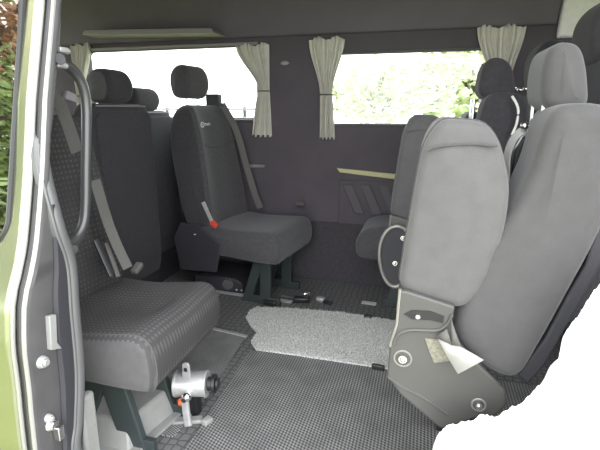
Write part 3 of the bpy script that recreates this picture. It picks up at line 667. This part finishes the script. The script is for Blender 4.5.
# shag rug
out = [at(x, y, 'z', .012).to_2d() for x, y in ((256, 308), (290, 309), (340, 313), (392, 321), (406, 323), (404, 371), (386, 369), (340, 362), (300, 356), (256, 350), (251, 343), (257, 333), (251, 327), (246, 318), (250, 311))]
def inside(p, poly):
    c = False; n = len(poly)
    for i in range(n):
        a, b = poly[i], poly[i-1]
        if (a.y > p.y) != (b.y > p.y) and p.x < (b.x-a.x)*(p.y-a.y)/(b.y-a.y)+a.x: c = not c
    return c
bm = bmesh.new(); c = sum(out, Vector((0, 0)))/len(out)
xs0, xs1 = min(p.x for p in out), max(p.x for p in out); ys0, ys1 = min(p.y for p in out), max(p.y for p in out)
base = [(p.x-c.x, p.y-c.y) for p in out]; prism(bm, base, 'z', 0, .008)
random.seed(8)
for i in range(15000):
    p = Vector((random.uniform(xs0, xs1), random.uniform(ys0, ys1)))
    if not inside(p, out): continue
    a = random.uniform(0, 6.28); h = random.uniform(.010, .020); w = .0028; l = random.uniform(.002, .009)
    e = Vector((math.cos(a), math.sin(a))); f = Vector((-e.y, e.x)); q_ = p-c
    B = [bm.verts.new((q_.x+dx*w, q_.y+dy*w, .006)) for dx, dy in ((e.x, e.y), (f.x, f.y), (-e.x, -e.y), (-f.x, -f.y))]
    T = bm.verts.new((q_.x+e.x*l, q_.y+e.y*l, h))
    for k in range(4): bm.faces.new((B[k], B[(k+1) % 4], T))
rg = link('shag_rug', bm, M['rug'], smooth=False); rg.location = (c.x, c.y, .010)
tag(rg, 'light grey shaggy rug lying across the floor beyond the rubber mat', 'rug')
# floor rails
def rail(a, b, w, h, label, m='steel', z=0.001):
    d = b-a; bm = bmesh.new()
    prism(bm, [(-w/2, 0), (w/2, 0), (w/2, h), (w*.25, h), (w*.25, h*.4), (-w*.25, h*.4), (-w*.25, h), (-w/2, h)], 'x', -d.length/2, d.length/2)
    o = link('floor_rail', bm, M[m], smooth=False); o.location = ((a.x+b.x)/2, (a.y+b.y)/2, z); o.rotation_euler = (0, 0, math.atan2(d.y, d.x)); return tag(o, label, 'rail', 'floor rails')
rail(at(206, 291, 'z', 0), at(292, 303, 'z', 0), .022, .012, 'thin metal floor rail along the foot of the logo seat')
rail(at(205, 309, 'z', 0), at(218, 295, 'z', 0), .018, .010, 'short angled floor rail left of the logo seat legs')
rail(at(362, 303, 'z', 0), at(376, 305, 'z', 0), .03, .010, 'short pale rail piece beyond the right half of the rug')
# plinth with round cap behind the logo seat legs
pl = thing('seat_plinth', 'low dark plinth with a round grey cap under the logo seat', 'plinth', (-1.22, 2.60, 0))
bm = bmesh.new(); prism(bm, [(-.18, 0), (.17, 0), (.16, .07), (.10, .10), (-.18, .10)], 'y', -.08, .20); link('body', bm, M['shell'], pl, bevel=.01)
p = at(228, 284, 'y', 2.515); bm = bmesh.new(); cyl(bm, (p.x+1.22, -.10, p.z), (p.x+1.22, -.078, p.z), .034, n=24); link('round_cap', bm, M['fabgrey'], pl, bevel=.003)
for x in (236, 241, 246): p = at(x, 291+(x-242)*.1, 'y', 2.51); bm = bmesh.new(); ball(bm, (p.x+1.22, -.08, p.z), .007); link('screw', bm, M['steel'], pl)
# white moulded box beneath near-left seat
wb = thing('floor_box', 'white moulded plastic box under the patterned near-left seat', 'box', (-1.00, 1.30, .01))
bm = bmesh.new()
prism(bm, [(-.16, -.20), (.10, -.20), (.15, .06), (.02, .16), (-.16, .16)], 'z', 0, .10)
for v in bm.verts:
    if v.co.z > .05: v.co.x = v.co.x*.75; v.co.y = v.co.y*.8
link('body', bm, M['white'], wb, bevel=.008)
bm = bmesh.new(); prism(bm, [(-.18, -.22), (.13, -.22), (.18, .08), (.03, .18), (-.18, .18)], 'z', 0, .012); link('base_flange', bm, M['white'], wb, bevel=.003)
# pale floor bracket at leg foot
fb = thing('floor_bracket', 'pale metal floor bracket at the foot of the near-left seat leg', 'bracket', (*at(195, 424, 'z', 0).to_2d(), .002)); 
bm = bmesh.new(); box(bm, (-.03, .0, .008), (.11, .035, .016), Matrix.Rotation(R(20), 3, 'Z')); box(bm, (.045, .012, .012), (.03, .04, .022), Matrix.Rotation(R(-20), 3, 'Z')); link('plate', bm, M['white'], fb, bevel=.005)
bm = bmesh.new(); ball(bm, (-.04, -.002, .017), .006); link('bolt', bm, M['steel'], fb)

# silver cylinder fitting with black knob
cp = at(193, 384, 'y', 1.36); ck = thing('floor_clamp', 'silver cylindrical clamp with a black knob and orange button under the near-left seat edge', 'clamp', (cp.x, cp.y, 0)); z = cp.z
A_, B_ = Vector((-.062, -.012, z)), Vector((.052, .012, z+.003)); ax = (B_-A_).normalized()
bm = bmesh.new(); cyl(bm, A_, B_, .048, n=32); cyl(bm, A_-ax*.004, A_+ax*.006, .051, n=32); cyl(bm, B_-ax*.006, B_+ax*.004, .050, n=32); link('barrel', bm, M['steel'], ck, bevel=.002)
bm = bmesh.new(); cyl(bm, B_+ax*.004, B_+ax*.022, .026); cyl(bm, B_+ax*.022, B_+ax*.036, .036, n=12); cyl(bm, B_+ax*.036, B_+ax*.046, .022); link('knob', bm, M['black'], ck, bevel=.002)
bm = bmesh.new(); T = Vector((-.006, -.03, z+.045))
prism(bm, [(-.018, 0), (.016, 0), (.014, .055), (.006, .064), (-.008, .064), (-.015, .055)], 'y', -.004, .004); bmesh.ops.translate(bm, vec=T, verts=bm.verts); tb = link('lug', bm, M['steel'], ck, bevel=.002)
bm = bmesh.new(); box(bm, T+Vector((-.001, -.004, .036)), (.012, .006, .014)); link('lug_hole', bm, M['black'], tb)
bm = bmesh.new(); ball(bm, (.002, -.055, z-.018), .020); cyl(bm, (.002, -.04, z-.018), (.002, -.08, z-.018), .010); link('pivot', bm, M['chrome'], ck)
bm = bmesh.new(); ball(bm, (-.022, -.055, z-.045), .014, (1, 1, 1.1)); link('orange_button', bm, M['orange'], ck)
bm = bmesh.new(); sweep(bm, [(.004, -.07, z-.03), (.014, -.085, z-.06), (.028, -.10, max(.012, z-.105))], 0, n=10, flat=(.030, .012), up=Vector((0, 1, .2))); link('lever', bm, M['steel'], ck)
bm = bmesh.new(); box(bm, (-.01, .01, (z-.04)/2), (.05, .04, z-.03)); link('mounting_foot', bm, M['black'], ck, bevel=.003)

# loose belt hardware on the floor
def hardware(x, y, label, lst):
    c = at(x, y, 'z', 0); t = thing('belt_anchor', label, 'anchor', (c.x, c.y, .002), group='belt anchors on the floor')
    for nm, m, dx, dy, s, rz in lst:
        bm = bmesh.new(); box(bm, (dx, dy, s[2]/2+.001), s, Matrix.Rotation(R(rz), 3, 'Z')); link(nm, bm, M[m], t, bevel=min(s)*.3)
    return t
hardware(305, 302, 'black belt anchor with a shiny metal tongue on the floor beyond the rug', [('buckle', 'black', -.02, -.01, (.10, .05, .035), 10), ('tongue', 'chrome', .0, .04, (.05, .03, .05), 30), ('strap_end', 'belt', -.12, .04, (.09, .035, .012), -12)])
hardware(322, 302, 'small grey belt anchor with a round bolt, right one beyond the rug', [('buckle', 'steel', -.01, .0, (.05, .04, .03), -20), ('strap_end', 'black', .04, -.02, (.06, .03, .016), -15)])
hardware(270, 306, 'black hooked anchor at the far left corner of the shaggy rug', [('hook', 'black', 0, 0, (.09, .03, .035), -10), ('catch', 'black', -.035, .03, (.025, .06, .03), 10)])
hardware(368, 320, 'black anchor peeping over the far edge of the rug on the right', [('hook', 'black', 0, 0, (.05, .03, .03), -5), ('strap_end', 'belt', -.05, .02, (.05, .02, .012), -5)])
hardware(378, 371, 'black flat clip at the near right corner of the shaggy rug', [('clip', 'black', 0, 0, (.06, .02, .03), -5)])

# ---- added ragged white throw in place of a blown-out area at lower right
edge = [(432, 452), (436, 438), (446, 428), (462, 420), (482, 416), (503, 412), (520, 404), (533, 392), (545, 378), (553, 362), (563, 352), (566, 332), (577, 318), (588, 302), (600, 290), (640, 262), (700, 255)]
edge = [at(x, y, 'y', 1.03) for x, y in edge]
fl = thing('blowout_patch', 'added white throw heaped in the doorway below the nearest grey seat', 'patch', (.45, .93, 0)); o = fl.location
bm = bmesh.new(); random.seed(3)
E2 = cat_rom(edge, 8); rows = []
from mathutils import noise
for i, p in enumerate(E2):
    row = []
    for j in range(28):
        t = j/27
        # hangs from the ridge (y=1.03), outward bulge, down over the sill
        y = 1.03-.22*math.sin(min(1, t*1.5)*math.pi/2); zz_ = p.z - (p.z+.25)*t
        nv_ = noise.noise(Vector((p.x*9, t*5, 3)))*.03+noise.noise(Vector((p.x*30, t*16, 1)))*.012
        row.append(bm.verts.new((p.x-o.x+nv_*.5, y+nv_-o.y, zz_+nv_*.8*(1-t) + (random.uniform(-.004, .004)))))
    row2 = []
    rows.append(row)
back = [[bm.verts.new((p.x-o.x, 1.045-o.y+.05*t, max(.01, p.z-.02)-(max(.01, p.z-.02)-.01)*t)) for t in (0, .5, 1)] for p in E2]
for A, B, a, b in zip(rows, rows[1:], back, back[1:]):
    for j in range(27): bm.faces.new((A[j], B[j], B[j+1], A[j+1]))
    bm.faces.new((A[0], a[0], b[0], B[0]))
    for j in range(2): bm.faces.new((a[j], a[j+1], b[j+1], b[j]))
link('blowout_sheet', bm, M['blowout'], fl)

# ================================================================== OUTSIDE
bm = bmesh.new(); bmesh.ops.create_grid(bm, x_segments=60, y_segments=60, size=60)
for v in bm.verts: v.co.z = -.7+noise.noise(v.co*.15)*.15
gr = struct(link('ground', bm, M['grass']))
bm = bmesh.new(); bmesh.ops.create_grid(bm, x_segments=60, y_segments=20, size=.5)
for v in bm.verts: v.co = Vector((v.co.x*6+2.1, v.co.y*3-.6, -.52+noise.noise(v.co*14)*.015))
struct(link('bounce_ground', bm, mat('neutral bounce ground', (0.40, 0.39, 0.37), .95, noise=.4, nscale=40, bump=.6, bscale=60)))  # unseen pale ground added to cut green bounce off the grass
def tree(x, y, h, r, label, m, n=700, leaf=.22, seed=0):
    random.seed(seed); t = thing('tree', label, 'tree', (x, y, -.72), group='trees around the van')
    bm = bmesh.new(); sweep(bm, cat_rom([(0, 0, 0), (.1, 0, h*.3), (0, .1, h*.6), (.1, 0, h*.8)], 4), h*.022, n=8); 
    for k in range(6):
        a = k*1.05; sweep(bm, [(0, 0, h*.4), (math.cos(a)*r*.4, math.sin(a)*r*.4, h*.65)], h*.01, n=6)
    link('trunk', bm, M['bark'], t)
    bm = bmesh.new()
    for k in range(n):
        d = Vector((random.gauss(0, 1), random.gauss(0, 1), random.gauss(0, 1))).normalized()*(random.random()**.4)
        p = Vector((d.x*r, d.y*r, h*.62+d.z*h*.38)); p += Vector((noise.noise(p*.9), noise.noise(p*.9+Vector((5, 0, 0))), 0))*.5
        q_ = Matrix.Rotation(random.uniform(0, 6), 3, 'Z') @ Matrix.Rotation(random.uniform(0, 3), 3, 'X'); s = leaf*random.uniform(.6, 1.3)
        vs = [bm.verts.new(p+q_ @ Vector(c_)*s) for c_ in ((-.5, 0, 0), (0, -.3, .06), (.5, 0, 0), (0, .3, .06))]; bm.faces.new(vs)
    link('crown', bm, m, t, smooth=False, norm=False)
for i, (x, y, h, r, lb) in enumerate(((1.4, 13, 4.6, 1.7, 'pale green tree outside the right window, in the middle of the pane'), (5.6, 17, 4.6, 1.9, 'pale green tree outside the right window, at its right end'), (-1.8, 19, 4.0, 1.6, 'faint pale tree far outside the right window, near its left curtain'))):
    tree(x, y, h, r, lb, M['palefol'], 1200, .3, i)
for i, (x, y, h, r) in enumerate(((-4.0, 30, 4.6, 2.0), (0.6, 27, 4.8, 2.2), (5.4, 25, 5.6, 2.2), (10.0, 24, 6.0, 2.2))):
    tree(x, y, h, r, 'distant pale tree in the far row seen faintly through the right window', M['palefol'], 1300, .4, 30+i)
fn = thing('field_fence', 'faint pale fence across the field outside the left window', 'fence', (-14, 20, -.7))
for k in range(9):
    bm = bmesh.new(); box(bm, (-8+2*k, 0, 1.0), (.12, .12, 2.0)); link('post', bm, M['leg'], fn)
for z_ in (1.0, 1.5, 1.9):
    bm = bmesh.new(); box(bm, (0, -.06, z_), (16.2, .05, .10)); link('rail', bm, M['ledge'], fn)

for x, y, h, r, n_, lf, m_, lb in ((-4.9, -2.2, 4.7, 1.5, 9000, .11, 'leaf', 'dense green bush-like tree mirrored in the front door glass'), (-8.6, -4.6, 10.5, 2.2, 6000, .2, 'copper', 'tall copper-brown tree mirrored at the top of the front door glass'), (-8.0, -8.8, 10, 2.1, 2500, .26, 'leaf', 'tall green tree left of the copper tree in the door reflection'), (-13.5, -3.0, 12, 2.3, 2500, .26, 'leaf', 'tall green tree behind the copper tree on the field')):
    tree(x, y, h, r, lb, M[m_], n_, lf, int(-x*7))
